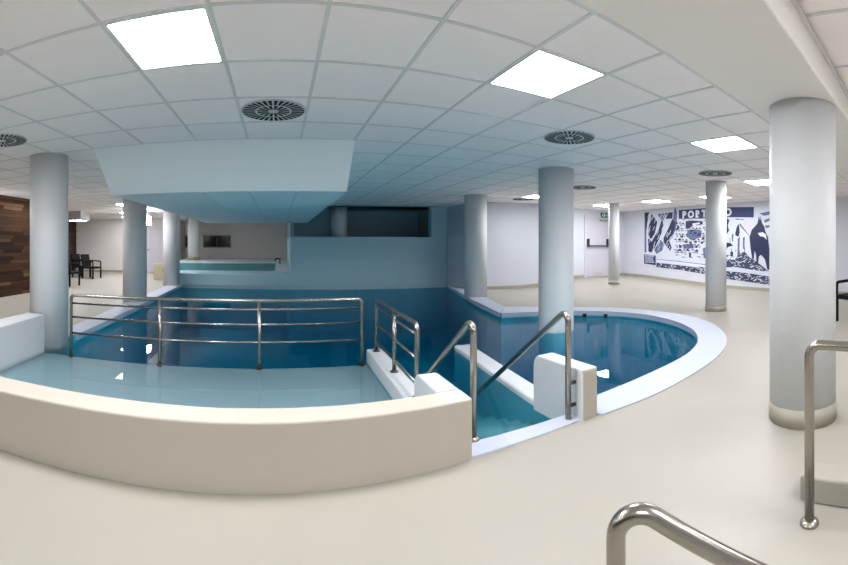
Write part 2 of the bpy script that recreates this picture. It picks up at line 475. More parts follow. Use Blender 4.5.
# ---- low walls
def soft(o, w=.012, s=3):
    m = o.modifiers.new('bevel', 'BEVEL'); m.width = w; m.segments = s; m.limit_method = 'ANGLE'; m.angle_limit = .6
    return o
bm = bmesh.new(); prism(bm, [(-3.1, 1.95), (-1.59, 1.985), (-.35, 2.06), (1.085, 2.153), (1.085, 2.33), (-.35, 2.255), (-2.7, 2.18), (-3.1, 2.16)], -.3, RIM)
bmesh.ops.bisect_plane(bm, geom=bm.verts[:] + bm.edges[:] + bm.faces[:], plane_co=(.935, 0, 0), plane_no=(1, 0, 0))
for f in bm.faces:
    if f.calc_center_median().x > .935 and abs(f.normal.z) > .5 and f.calc_center_median().z > .3: f.material_index = 1
tag(soft(link('basin_parapet', bm, [M['curb'], M['white_render']])), 'long low cream parapet curving along the front of the shallow basin', 'low wall')
bm = bmesh.new(); prism(bm, [(-3.1, 2.16), (-2.72, 2.18), (-2.86, 4.52), (-3.12, 4.52)], -.3, RIM)
tag(soft(link('basin_parapet', bm, M['white_render'])), 'pale low side wall of the shallow basin running back to the column', 'low wall')
def rounded_wall(name, x0, x1, y0, y1, ztop, zbot, r, m, sk=0.0):
    """a low wall along y whose far top corner is rounded"""
    pr = [(y0, zbot), (y0, ztop)] + [(y1 - r + r * math.sin(PI / 2 * k / 8), ztop - r + r * math.cos(PI / 2 * k / 8)) for k in range(9)] + [(y1, zbot)]
    bm = bmesh.new()
    A = [bm.verts.new((x0 + sk * (y - y0), y, z)) for y, z in pr]; B = [bm.verts.new((x1 + sk * (y - y0), y, z)) for y, z in pr]
    bm.faces.new(A[::-1]); bm.faces.new(B)
    for i in range(len(pr)): bm.faces.new((A[i], A[(i + 1) % len(pr)], B[(i + 1) % len(pr)], B[i]))
    return soft(link(name, bm, m), .014)
eb = rounded_wall('end_block', .935, 1.085, 2.335, 2.78, RIM - .001, -.3, .1, [M['white_render'], M['curb']])
for f in eb.data.polygons:
    if f.normal.y < -.9: f.material_index = 1
tag(eb, 'white end block with rounded back at the right end of the cream parapet', 'low wall')
ep = rounded_wall('entry_pier', 1.965, 2.115, 2.19, 2.8, RIM, -.35, .1, [M['white_render'], M['curb']])
for f in ep.data.polygons:
    if f.normal.y < -.9: f.material_index = 1
tag(ep, 'white rounded pier to the right of the pool entry steps', 'low wall')
bm = bmesh.new(); prism(bm, [(.97, 2.785), (1.15, 2.785), (1.19, 4.72), (1.01, 4.72)], DEEP, .04)
tag(soft(link('divider_wall', bm, M['white_render'])), 'low white wall carrying the short railing between basin and entry steps', 'low wall')
bm = bmesh.new(); prism(bm, [(2.0, 2.805), (2.2, 2.805), (2.43, 4.9), (2.2, 4.9)], DEEP, -.05)
tag(soft(link('divider_wall', bm, M['white_render']), .02), 'low white wall running from the entry pier out into the pool', 'low wall')
bm = bmesh.new(); prism(bm, [(1.075, 2.175), (1.98, 2.205), (1.98, 2.34), (1.075, 2.34)], -.3, .012)
structure(soft(link('trim_5', bm, M['coping']), .006))

def waterline(o):  # submerged faces coloured blue to imitate how the water darkens them
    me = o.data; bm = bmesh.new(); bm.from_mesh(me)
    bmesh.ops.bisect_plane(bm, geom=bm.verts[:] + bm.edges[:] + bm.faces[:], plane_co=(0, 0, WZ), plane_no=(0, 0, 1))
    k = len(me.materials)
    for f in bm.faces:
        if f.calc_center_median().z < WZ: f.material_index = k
    bm.to_mesh(me); bm.free(); me.materials.append(M['underwater_tint'])
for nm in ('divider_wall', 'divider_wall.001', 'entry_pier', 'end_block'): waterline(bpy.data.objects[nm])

for i, (x, y) in enumerate(((5.235, 5.775), (5.49, 5.475))):
    bm = bmesh.new(); box(bm, -.035, .035, -.05, .0, -.045, .02, .006)
    o = link('overflow_fitting', bm, M['black'], None); o.location = (x, y, -.055); o.rotation_euler = (0, 0, -.78)
    tag(o, ('left', 'right')[i] + ' one of two small dark fittings under the far coping of the rounded bay', 'pool fitting', 'dark fittings of the pool edge')

# ---- columns
def column(x, y, r, z0, z1, label, skirt=0.0, group='round white columns'):
    bm = bmesh.new(); cyl(bm, (0, 0), r, z0, z1, 64)
    o = link('column', bm, M['column']); o.location = (x, y, 0)
    tag(o, label, 'column', group)
    if skirt:
        b2 = bmesh.new(); cyl(b2, (0, 0), r + .006, z0, z0 + skirt, 64)
        s = link('base_band', b2, M['skirt'], o); s['label'] = 'beige painted base band'
    return o
column(-2.97, 4.8, .262, -.26, CEIL, 'thick round white column standing at the left end of the shallow basin')
column(-3.17, 8.75, .27, 0, CEIL, 'round column on the left deck with its top under the bulkhead edge')
column(-3.3, 12.45, .26, 0, CEIL, 'round column at the far left corner of the pool')
column(-3.62, 17.4, .27, .62, CEIL, 'far round column on the raised platform in front of dark windows', .12)
column(4.6, 8.97, .275, .0, CEIL, 'round column on the far right pool edge, left of the middle column')
column(4.1, 5.2, .28, DEEP, CEIL, 'thick round column rising straight out of the pool water')
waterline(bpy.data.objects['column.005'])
column(8.67, 8.3, .155, ramp(8.67, 8.3), CEIL, 'slim column next to the fire exit door', .1)
column(6.9, 3.93, .2, 0, CEIL, 'slim column in front of the blue mural lettering', .1)
column(2.9, .925, .243, 0, 2.26, 'largest round column, nearest the camera, under the ceiling beam', .13)
column(1.9, 13.05, .26, 1.49, CEIL, 'short dim column inside the high recess of the pool back wall')

# ---- railings
def railing(label, ends, mids, ztop, zrails, zbase, rpost, rrail, group, sink=0.0):
    """ends: two (x, y); mids: list of t; continuous hooped top rail"""
    a, b = Vector(ends[0]), Vector(ends[1])
    root = empty('pool_railing', (a.x, a.y, zbase)); tag(root, label, 'railing', group)
    P = lambda t, z: Vector((a.x + (b.x - a.x) * t, a.y + (b.y - a.y) * t, z)) - Vector((a.x, a.y, zbase))
    bm = bmesh.new(); tube(bm, fillet([P(0, zbase - sink), P(0, ztop), P(1, ztop), P(1, zbase - sink)], .055, 8), rpost)
    top = link('top_rail', bm, M['steel'], root); hold = {0: top, 1: top}
    for t in mids:
        bm = bmesh.new(); tube(bm, [P(t, zbase - sink), P(t, ztop)], rpost); hold[t] = link('post', bm, M['steel'], root)
    for z in zrails:
        bm = bmesh.new(); tube(bm, [P(0, z), P(1, z)], rrail, 12); link('rail', bm, M['steel'], root)
    for t in [0] + mids + [1]:
        p = P(t, zbase)
        bm = bmesh.new(); lathe(bm, p, [(rpost * 2, 0), (rpost * 2, .008), (rpost * 1.5, .016), (rpost * 1.1, .02)], 24)
        link('flange', bm, M['dark_steel'], hold[t])
    return root
railing('long four-post steel railing along the edge of the shallow basin', [(-2.45, 4.475), (.938, 4.64)], [.328, .659],
        .635, [.538, .37, .173], -.115, .0205, .0125, 'steel railings in the pool', .148)
railing('short three-post steel railing on the low white divider wall', [(1.1, 4.6), (1.07, 3.1)], [.53],
        .625, [.54, .35, .157], .04, .0205, .0115, 'steel railings in the pool')

def handrail(label, pts, rad, r, flanges, name='handrail', extra=None, group=None):
    o0 = Vector((pts[0][0], pts[0][1], 0))
    root = empty(name, o0); tag(root, label, 'handrail', group)
    bm = bmesh.new(); tube(bm, [p - o0 for p in fillet(pts, rad, 10)], r, 20)
    link('bar', bm, M['steel'], root)
    for f in flanges:
        bm = bmesh.new(); lathe(bm, Vector(f) - o0, [(r * 1.95, 0), (r * 1.95, .006), (r * 1.75, .014), (r * 1.15, .022), (r * .9, .023)], 28)
        link('flange', bm, M['steel'], root)
    return root
h = handrail('sloping steel handrail at the left of the pool entry steps beside the parapet end', [(1.195, 2.36, -.02), (1.195, 2.36, .79), (1.2, 3.9, -.33)], .05, .022, [(1.195, 2.36, .01)], group='handrails of the pool entry')
h = handrail('sloping steel handrail fixed to the white pier right of the entry steps', [(1.9, 2.27, .012), (1.9, 2.27, .8), (1.9, 3.75, -.28)], .05, .022, [], group='handrails of the pool entry')
for z in (.1, .26):
    bm = bmesh.new(); tube(bm, [(0, .0, z), (.064, .0, z)], .014, 14)
    k = link('bracket', bm, M['dark_steel'], h); k['label'] = 'dark fixing bracket into the pier'
handrail('steel handrail on round floor flange in front of the low cream kerb', [(1.782, .537, .0), (1.782, .537, .805), (1.79, -.75, .805), (1.79, -.75, 0)], .055, .0225, [(1.782, .537, .001), (1.79, -.75, .001)], group='handrails nearest the camera')
handrail('thick shiny handrail cut off by the bottom edge of the photo', [(.72, .683, 0), (.72, .683, .66), (1.2, .105, .176), (1.2, .105, 0)], .06, .0235, [(.72, .683, .001), (1.2, .105, .001)], group='handrails nearest the camera')

bm = bmesh.new(); box(bm, 1.925, 2.08, -1.5, .63, 0, .125, .012)
tag(link('kerb', bm, M['floor']), 'low cream kerb at the right edge beside the floor flange handrail', 'kerb')

# ---- ceiling lights
def light(x0, x1, y0, y1, label, z=CEIL):
    root = empty('ceiling_light', ((x0 + x1) / 2, (y0 + y1) / 2, z))
    tag(root, label, 'ceiling light', 'square ceiling lights')
    hx, hy = (x1 - x0) / 2, (y1 - y0) / 2
    bm = bmesh.new()
    t = .014
    for q in ((-hx, hx, -hy, -hy + t), (-hx, hx, hy - t, hy), (-hx, -hx + t, -hy + t, hy - t), (hx - t, hx, -hy + t, hy - t)):
        box(bm, *q, -.009, .0)
    link('frame', bm, M['sign_white'], root)
    bm = bmesh.new(); box(bm, -hx + t, hx - t, -hy + t, hy - t, -.007, 0)
    link('diffuser', bm, M['light'], root)
    return root
light(-.92, -.362, 2.05, 2.68, 'large square ceiling light at top left above the parapet')
light(1.48, 2.06, 2.05, 2.68, 'square ceiling light at top centre, left of the beam')
light(4.05, 4.64, 2.05, 2.66, 'square ceiling light just left of the biggest column')
light(8.7, 9.28, 6.7, 7.3, 'ceiling light in front of the left end of the mural')
light(8.7, 9.3, 4.85, 5.45, 'ceiling light half hidden behind the mural column')
light(8.6, 9.2, 8.55, 9.15, 'ceiling light half hidden behind the slim column by the fire exit')
light(7.0, 7.6, 2.8, 3.4, 'ceiling light partly cut off by the left side of the biggest column')
light(5.72, 6.28, 8.1, 8.65, 'small far ceiling light left of the column standing in water')
light(-4.68, -4.08, 11.2, 11.8, 'far left ceiling light peeking out beside a column top')
light(-5.5, -4.9, 8.3, 8.9, 'added ceiling light hidden behind the thick left column')  # added out of sight to brighten the left room
light(-6.55, -6.05, 16.3, 16.8, 'added unseen ceiling light of the left room near its back wall')  # extra light added to lift the left room's back wall
light(-5.75, -5.15, 14.2, 14.8, 'added ceiling light of the left room hidden behind the left deck column')  # another added light, kept behind the column, for the left room
light(-5.85, -5.25, 5.3, 5.9, 'added ceiling light over the left deck outside the picture')  # added fill for the left deck and its column
light(-3.4, -2.81, 2.05, 2.68, 'ceiling light over the basin just outside the left edge')
light(-.955, -.375, -1.09, -.46, 'ceiling light behind the camera on the left')
light(1.48, 2.06, -1.09, -.46, 'ceiling light behind the camera in the middle')
light(4.05, 4.64, -1.09, -.46, 'ceiling light behind the camera on the right')

# ---- unseen underwater lamps, added to throw a blue glow on the ceiling
def pool_fill_lamp(x, y, label):
    r = empty('pool_fill_lamp', (x, y, -.62)); tag(r, label, 'added pool lamp', 'added unseen lamps in the pool wall')
    bm = bmesh.new(); lathe(bm, (0, 0, 0), [(.17, 0), (.17, .02), (.15, .035)], 32)
    bmesh.ops.rotate(bm, verts=bm.verts, matrix=Matrix.Rotation(-PI / 2, 3, 'X')); link('ring', bm, M['steel'], r)
    bm = bmesh.new(); lathe(bm, (0, 0, .03), [(.14, 0), (.13, .015)], 32)
    bmesh.ops.rotate(bm, verts=bm.verts, matrix=Matrix.Rotation(-PI / 2, 3, 'X')); link('lens', bm, M['fill_lens'], r)
for x in (-1.0, .35): pool_fill_lamp(x, le(x) + .001, 'added unseen underwater lamp in the wall below the basin edge')
pool_fill_lamp(3.1, 2.495, 'added unseen underwater lamp in the near wall of the rounded pool bay')

# ---- ceiling vents
def make_vent(label):
    root = empty('ceiling_vent', (0, 0, CEIL)); tag(root, label, 'ceiling vent', 'round swirl vents in the ceiling')
    bm = bmesh.new(); lathe(bm, (0, 0, -.012), [(.283, 0), (.288, .006), (.288, .012)], 64); link('plate', bm, M['vent'], root)
    bm = bmesh.new()
    def slot(a, r0, r1, w0, w1):
        c, s = math.cos(a), math.sin(a)
        q = [(r0, -w0), (r1, -w1), (r1, w1), (r0, w0)]
        lo = [bm.verts.new((c * x - s * y, s * x + c * y, -.0135)) for x, y in q]
        hi = [bm.verts.new((v.co.x, v.co.y, -.011)) for v in lo]
        bm.faces.new(lo); bm.faces.new(hi)
        for i in range(4): bm.faces.new((lo[i], lo[(i + 1) % 4], hi[(i + 1) % 4], hi[i]))
    for k in range(32): slot(2 * PI * (k + .5) / 32, .165, .274, .010, .0165)
    for k in range(16): slot(2 * PI * (k + .5) / 16, .05, .145, .007, .0165)
    link('slots', bm, M['slot'], root)
    return root
vents = [(-.05, 3.69, 'round slotted ceiling vent in front of the sloping bulkhead'), (2.97, 3.53, 'round ceiling vent below the top centre light'),
         (6.0, 3.43, 'round ceiling vent just above the mural column'), (-2.93, 3.72, 'round ceiling vent cut by the left edge of the photo'),
         (5.75, 6.4, 'far ceiling vent right of the column standing in water'), (6.0, 9.0, 'farthest ceiling vent in front of the white side wall')]
v0 = make_vent(vents[0][2])
for i, (x, y, lb) in enumerate(vents):
    o = v0 if i == 0 else copy_tree(v0)
    o.location = (x, y, CEIL); o['label'] = lb

# ---- mural on the right wall
MUR = [
('panel', [(0.0, 2.339), (0.742, 2.357), (1.736, 2.365), (2.677, 2.349), (3.504, 2.335), (4.303, 2.309), (5.403, 2.26), (5.403, 0.096), (4.826, 0.175), (3.365, 0.282), (2.602, 0.379), (1.612, 0.476), (0.558, 0.579), (0.558, 0.936), (0.0, 0.978)]),
('plaque', [(0.0, 0.934), (0.549, 0.903), (0.549, 0.582), (0.0, 0.621)]),
('band', [(1.572, 2.345), (2.674, 2.348), (3.504, 2.326), (4.303, 2.295), (4.303, 2.006), (3.504, 2.043), (2.677, 2.037), (1.572, 2.07)]),
('mid', [(0.024, 2.343), (0.101, 2.338), (0.117, 0.991), (0.024, 1.0)]),
('navy', [(0.024, 2.343), (0.255, 2.351), (0.163, 2.023), (0.101, 1.648), (0.07, 2.081)]),
('navy', [(0.368, 2.292), (0.629, 2.005), (0.518, 1.64), (0.331, 1.43), (0.194, 1.593), (0.24, 1.913)]),
('mid', [(0.406, 2.146), (0.518, 1.983), (0.443, 1.747), (0.316, 1.831)]),
('navy', [(0.846, 2.101), (0.702, 1.767), (0.443, 1.456), (0.255, 1.164), (0.331, 0.977), (0.518, 1.165), (0.774, 1.531), (0.918, 1.891)]),
('navy', [(1.302, 2.081), (1.129, 1.781), (0.918, 1.477), (0.918, 1.322), (1.198, 1.066), (1.267, 1.168), (1.164, 1.397), (1.336, 1.624), (1.438, 1.924)]),
('mid', [(0.774, 1.426), (0.953, 1.27), (0.846, 1.062), (0.592, 0.955), (0.481, 1.085)]),
('navy', [(0.194, 1.485), (0.443, 1.323), (0.368, 1.005), (0.217, 1.029)]),
('mid', [(0.629, 2.267), (1.024, 2.288), (0.918, 2.046), (0.774, 2.104)]),
('navy', [(1.024, 2.288), (1.315, 2.293), (1.302, 2.091), (1.024, 2.093)]),
('mid', [(1.417, 2.454), (1.512, 2.273), (1.471, 1.822), (1.302, 1.472), (1.164, 1.372), (1.302, 1.827), (1.349, 2.281)]),
('navy', [(1.867, 1.984), (2.122, 1.999), (2.524, 1.96), (2.524, 1.865), (2.185, 1.851), (1.932, 1.736), (1.854, 1.836)]),
('mid', [(1.932, 1.711), (2.248, 1.728), (2.494, 1.674), (2.463, 1.484), (2.122, 1.39), (1.899, 1.505)]),
('navy', [(1.538, 1.871), (1.618, 1.818), (1.485, 1.696), (1.458, 1.747)]),
('navy', [(1.558, 1.449), (1.658, 1.458), (1.665, 1.394), (1.565, 1.384)]),
('navy', [(1.592, 1.224), (1.691, 1.234), (1.698, 1.17), (1.598, 1.159)]),
('navy', [(1.558, 1.124), (1.658, 1.135), (1.665, 1.07), (1.565, 1.059)]),
('navy', [(2.204, 1.37), (2.297, 1.38), (2.304, 1.317), (2.21, 1.307)]),
('navy', [(2.235, 1.225), (2.328, 1.235), (2.334, 1.172), (2.241, 1.162)]),
('navy', [(2.248, 1.104), (2.341, 1.115), (2.347, 1.052), (2.254, 1.041)]),
('navy', [(1.886, 1.126), (1.983, 1.137), (1.989, 1.073), (1.893, 1.062)]),
('navy', [(2.173, 1.638), (2.266, 1.645), (2.273, 1.582), (2.179, 1.574)]),
('navy', [(2.341, 1.586), (2.433, 1.594), (2.439, 1.532), (2.347, 1.524)]),
('navy', [(1.658, 1.538), (1.757, 1.547), (1.763, 1.482), (1.665, 1.473)]),
('navy', [(2.047, 1.713), (2.141, 1.721), (2.148, 1.657), (2.053, 1.65)]),
('navy', [(1.822, 1.373), (1.919, 1.382), (1.925, 1.318), (1.828, 1.309)]),
('navy', [(2.002, 1.347), (2.097, 1.356), (2.104, 1.293), (2.008, 1.284)]),
('navy', [(2.5, 1.488), (2.59, 1.496), (2.596, 1.435), (2.506, 1.426)]),
('navy', [(2.451, 1.345), (2.542, 1.354), (2.548, 1.292), (2.457, 1.283)]),
('mid', [(1.77, 1.269), (2.154, 1.293), (2.185, 1.147), (1.75, 1.13)]),
('navy', [(1.996, 1.0), (2.072, 1.015), (2.072, 0.869), (1.996, 0.867)]),
('pale', [(2.122, 1.901), (2.402, 1.931), (2.433, 1.891), (2.154, 1.842)]),
('mid', [(2.524, 1.149), (2.674, 1.197), (2.674, 0.842), (2.566, 0.864)]),
('pale', [(0.592, 0.771), (1.538, 0.728), (2.674, 0.653), (2.674, 0.582), (1.538, 0.658), (0.592, 0.692)]),
('mid', [(0.592, 0.786), (1.538, 0.748), (2.674, 0.672), (2.674, 0.648), (1.538, 0.723), (0.592, 0.76)]),
('wave', [(0.592, 0.666), (1.538, 0.618), (2.674, 0.549), (3.367, 0.506), (4.121, 0.47), (4.837, 0.394), (4.837, 0.174), (4.121, 0.232), (3.367, 0.281), (2.674, 0.378), (1.538, 0.478), (0.592, 0.524)]),
('wave', [(2.412, 0.599), (2.659, 0.568), (2.659, 0.386), (2.412, 0.403)]),
('navy', [(3.399, 2.017), (3.496, 1.96), (3.432, 1.803), (3.483, 1.669), (3.386, 1.537)]),
('navy', [(3.367, 1.323), (3.528, 1.307), (3.624, 1.233), (3.432, 1.19), (3.367, 1.083)]),
('navy', [(3.528, 1.058), (3.624, 1.059), (3.611, 0.926), (3.528, 0.936)]),
('navy', [(3.813, 1.845), (3.844, 1.609), (3.8, 1.479), (3.687, 1.533), (3.738, 1.742)]),
('mid', [(3.782, 1.427), (3.844, 1.442), (3.825, 0.93), (3.763, 0.929)]),
('mid', [(3.949, 1.462), (4.011, 1.461), (3.999, 1.14), (3.949, 1.139)]),
('mid', [(3.844, 1.871), (4.151, 1.527), (4.169, 1.491), (3.844, 1.792)]),
('pink', [(3.999, 1.944), (4.271, 1.858), (4.181, 1.629), (3.906, 1.791)]),
('mid', [(4.479, 2.107), (4.854, 2.168), (4.854, 2.068), (4.625, 2.041)]),
('mid', [(4.625, 1.925), (4.854, 1.993), (4.854, 1.918), (4.654, 1.848)]),
('mid', [(4.654, 1.773), (4.854, 1.793), (4.854, 1.733), (4.683, 1.707)]),
('wave', [(3.367, 0.842), (3.687, 0.849), (3.825, 0.992), (3.999, 1.072), (4.169, 0.909), (4.361, 0.81), (4.596, 0.663), (4.78, 0.532), (4.361, 0.555), (3.75, 0.624), (3.367, 0.613)]),
('navy', [(4.426, 1.844), (4.467, 2.046), (4.508, 1.903), (4.526, 2.044), (4.561, 1.851), (4.642, 1.738), (4.665, 1.621), (4.746, 1.47), (4.792, 1.144), (4.792, 0.583), (4.734, 0.581), (4.654, 0.866), (4.537, 0.98), (4.467, 0.939), (4.438, 0.725), (4.39, 0.724), (4.379, 0.963), (4.331, 1.101), (4.301, 0.85), (4.253, 0.874), (4.199, 1.166), (4.163, 1.475), (4.241, 1.669), (4.361, 1.779)]),
('pale', [(4.432, 1.574), (4.596, 1.597), (4.688, 1.535), (4.711, 1.394), (4.625, 1.471), (4.508, 1.487)]),
]
ang = math.atan2(-1, -.115)
mur = empty('mural', (wz(8.993), 8.993, 0), ang); tag(mur, 'wide blue and white painted mural on the right wall with town name lettering', 'mural')
def flat(bm, pts, y0, y1):
    # local x runs along the wall, local -y points into the room
    f = [bm.verts.new((u, -y1, z)) for u, z in pts]; b = [bm.verts.new((u, -y0, z)) for u, z in pts]
    bm.faces.new(f); bm.faces.new(b[::-1])
    for i in range(len(pts)): bm.faces.new((f[i], f[(i + 1) % len(pts)], b[(i + 1) % len(pts)], b[i]))
LAY = {'panel': .012, 'mid': .014, 'pink': .014, 'wave': .015, 'navy': .0165, 'pale': .0175, 'band': .016, 'plaque': .012}
bm = bmesh.new(); mats = [M['m_' + k] for k in LAY]
def mural_layer(kind):
    n0 = len(bm.faces); jj = 0
    for k, pts in MUR:
        if k == kind: flat(bm, pts, .001 if kind == 'panel' else .0115, LAY[kind] + jj * .00003); jj += 1
    bm.faces.ensure_lookup_table()
    for f in bm.faces[n0:]: f.material_index = list(LAY).index(kind)
for kind in LAY:
    if kind != 'plaque': mural_layer(kind)
n_art = len(bm.faces)
# pale flecks over the patterned bands and plaque lines
def inside(p, poly):
    r = False; n = len(poly)
    for i in range(n):
        (x1, y1), (x2, y2) = poly[i], poly[(i + 1) % n]
        if (y1 > p[1]) != (y2 > p[1]) and p[0] < (x2 - x1) * (p[1] - y1) / (y2 - y1) + x1: r = not r
    return r
waves = [p for k, p in MUR if k == 'wave']
for p in waves:
    us = [q[0] for q in p]; zs = [q[1] for q in p]
    for _ in range(int(70 * (max(us) - min(us)))):
        u, z = random.uniform(min(us), max(us)), random.uniform(min(zs), max(zs))
        if inside((u, z), p):
            a = random.uniform(.02, .05); b = random.uniform(.006, .012); s = random.choice((-.018, .018))
            flat(bm, [(u - a, z - b - s), (u + a, z - b + s), (u + a, z + b + s), (u - a, z + b - s)], .0145, .0152)
bp_ = bmesh.new()
pl = [p for k, p in MUR if k == 'plaque'][0]
flat(bp_, pl, .001, .0118)
u0, u1 = pl[0][0], pl[1][0]; zb, zt = pl[3][1], pl[0][1]
for r in range(4):
    z = zt - (r + .75) * (zt - zb) / 4.6; u = u0 + .06
    while u < u1 - .1:
        w_ = random.uniform(.03, .07); flat(bp_, [(u, z - .018), (u + w_, z - .018), (u + w_, z + .018), (u, z + .018)], .0112, .0128); u += w_ + .022
random.seed(9)
for _ in range(60):   # brush dashes over the town and figures
    u, z = random.uniform(.1, 1.4), random.uniform(.95, 2.2)
    flat(bm, [(u, z), (u + .03, z + .015), (u + .11, z + .16), (u + .08, z + .15)], .0164, .0171)
bp_.faces.ensure_lookup_table()
for f in bp_.faces[6:]: f.material_index = 1
link('plaque', bp_, [M['m_plaque'], M['m_pale']], mur)
bm.faces.ensure_lookup_table()
for f in bm.faces[n_art:]: f.material_index = list(LAY).index('pale')
n_art = len(bm.faces)
# the town: stacked houses with roofs and windows
n_h = 0
for row in range(6):
    u = 1.38 + .05 * (row % 2)
    while u < 2.62 - .1 * abs(row - 3):
        hw, z0 = random.uniform(.07, .13), .98 + .17 * row
        hh = random.uniform(.07, .11)
        flat(bm, [(u - .012, z0 + hh), (u + hw + .012, z0 + hh), (u + hw * .5, z0 + hh + .05)], .0115, .01492 + n_h * 1e-6)
        for k in range(2):
            if random.random() < .75:
                wu = u + hw * (.18 + .42 * k)
                flat(bm, [(wu, z0 + .02), (wu + .024, z0 + .02), (wu + .024, z0 + .058), (wu, z0 + .058)], .0115, .01496 + n_h * 1e-6)
        flat(bm, [(u + hw, z0), (u + hw + .014, z0), (u + hw + .014, z0 + hh), (u + hw, z0 + hh)], .0115, .01494 + n_h * 1e-6)
        n_h += 1; u += hw + random.uniform(.025, .07)
for _ in range(40):   # sea and sky strokes
    u, z = random.uniform(1.2, 4.1), random.choice((random.uniform(.86, .96), random.uniform(1.9, 2.04)))
    flat(bm, [(u, z), (u + random.uniform(.08, .2), z + random.uniform(-.02, .02)), (u + .09, z + .02), (u, z + .016)], .0115, .01498)
for _ in range(16):
    u, z = random.uniform(3.5, 4.0), random.uniform(1.0, 1.6)
    flat(bm, [(u, z), (u + .02, z), (u + .02, z + random.uniform(.06, .16)), (u, z + .05)], .0115, .0149)
bm.faces.ensure_lookup_table()
for f in bm.faces[n_art:]: f.material_index = list(LAY).index('navy')
link('painted_board', bm, mats, mur)
# lettering
def letter(ch, u, z, h):
    cu = bpy.data.curves.new('lettering', 'FONT'); cu.body = ch; cu.size = h / .70; cu.extrude = .0015; cu.offset = .016; cu.align_x = 'CENTER'
    t = bpy.data.objects.new('tmp', cu); COL.objects.link(t)
    bpy.context.view_layer.update()
    me = bpy.data.meshes.new_from_object(t.evaluated_get(bpy.context.evaluated_depsgraph_get()))
    COL.objects.unlink(t); bpy.data.objects.remove(t)
    me.materials.clear(); me.materials.append(M['m_pale'])
    o = bpy.data.objects.new('letter', me); COL.objects.link(o); o.parent = mur
    o.rotation_euler = (PI / 2, 0, 0); o.location = (u, -.0178, z)
    return o
for ch, u in zip('PORTIM\u00c3O', (1.80, 2.07, 2.335, 2.585, 2.775, 2.99, 3.235, 3.45)):
    letter(ch, u, 2.092, .2)

# ---- fire exit door, its fittings and the exit sign (far right wall)
fa, fb = Vector(CORNER), Vector((7.25, 10.5)); fd = (fb - fa).normalized()
angd = math.atan2(-fd.y, -fd.x)       # local x runs to the right along the wall, local -y into the room
def onwall(px):                        # point of the far right wall at a bearing
    t = math.tan((px - 279) / 415)
    k = (t * fa.y - fa.x) / (fd.x - t * fd.y)
    return fa + fd * k
dl, dr = onwall(585.5), onwall(607.5); dw = (dr - dl).length; dm = (dl + dr) / 2; dz = ramp(dm.x, dm.y)
d1 = empty('door_1', (dm.x, dm.y, dz), angd); d1['kind'] = 'structure'
bm = bmesh.new(); box(bm, -dw / 2, dw / 2, -.03, .0, .02, 2.03, .004); link('door_leaf', bm, M['door'], d1)
bm = bmesh.new()
for q in ((-dw / 2 - .05, -dw / 2, 0, 2.08), (dw / 2, dw / 2 + .05, 0, 2.08), (-dw / 2 - .05, dw / 2 + .05, 2.03, 2.09)): box(bm, q[0], q[1], -.04, 0, q[2], q[3])
link('door_frame', bm, M['wall'], d1)
bm = bmesh.new()
tube(bm, [(-dw / 2 + .06, -.11, 1.06), (dw / 2 - .02, -.11, 1.06)], .022, 12)
pb = link('panic_bar', bm, M['black'], d1); pb['label'] = 'black push bar'
for s in (-dw / 2 + .06, dw / 2 - .05):
    bm = bmesh.new(); box(bm, s - .03, s + .03, -.12, -.03, 1.03, 1.3, .008); link('bar_bracket', bm, M['black'], pb)
bm = bmesh.new(); box(bm, .1, dw / 2 - .03, -.09, -.03, 1.9, 1.96, .006); link('door_closer', bm, M['lamp_body'], d1)
bm = bmesh.new(); box(bm, -.2, .2, -.036, -.03, .04, .16); link('kick_plate', bm, M['grey_box'], d1)
sp = onwall(603.5)
sg = empty('exit_sign', (sp.x, sp.y, 0), angd); tag(sg, 'small green fire exit sign above the door with push bar', 'sign')
bm = bmesh.new(); box(bm, -.135, .135, -.05, 0, 2.19, 2.36, .004); link('sign_panel', bm, M['green'], sg)
bm = bmesh.new()   # running figure, door and arrow
def sq(pts): flat(bm, pts, .049, .053)
sq([(-.02, 2.21), (.03, 2.21), (.03, 2.34), (-.02, 2.34)])
sq([(-.1, 2.255), (-.07, 2.255), (-.07, 2.215), (-.055, 2.215), (-.055, 2.295), (-.035, 2.29), (-.035, 2.3), (-.085, 2.31), (-.1, 2.285)])
sq([(-.075, 2.318), (-.055, 2.318), (-.055, 2.338), (-.075, 2.338)])
sq([(.05, 2.265), (.085, 2.265), (.085, 2.24), (.115, 2.275), (.085, 2.31), (.085, 2.285), (.05, 2.285)])
link('pictogram', bm, M['sign_white'], sg)

# ---- raised spa alcove at the back left
bm = bmesh.new(); prism(bm, [(-3.35, 12.86), (.34, 12.56), (.34, 14.5), (-3.6, 14.5)], DEEP, .35)
structure(soft(link('spa_shelf', bm, M['back']), .01))
bm = bmesh.new(); prism(bm, [(-3.6, 14.5), (.34, 14.5), (.34, 14.62), (-3.6, 14.62)], -.02, .60)
structure(link('spa_wall', bm, M['spa']))
bm = bmesh.new(); prism(bm, [(-4.1, 14.62), (.34, 14.62), (.34, 20.3), (-4.1, 20.3)], -.02, .62)
structure(soft(link('spa_platform', bm, M['white_render']), .01))
bm = bmesh.new(); box(bm, -.12, .33, 14.05, 14.49, .34, .6, .015)
tag(link('spa_step_block', bm, M['white_render']), 'small white block at the right end of the teal spa wall', 'block')
bm = bmesh.new(); tube(bm, fillet([(.03, 14.3, .6), (.03, 14.3, .78), (-.12, 14.3, .78), (-.12, 14.3, .7)], .04, 6), .022, 12)
tag(link('spa_tap', bm, M['black']), 'small dark spout on the white spa block', 'tap')
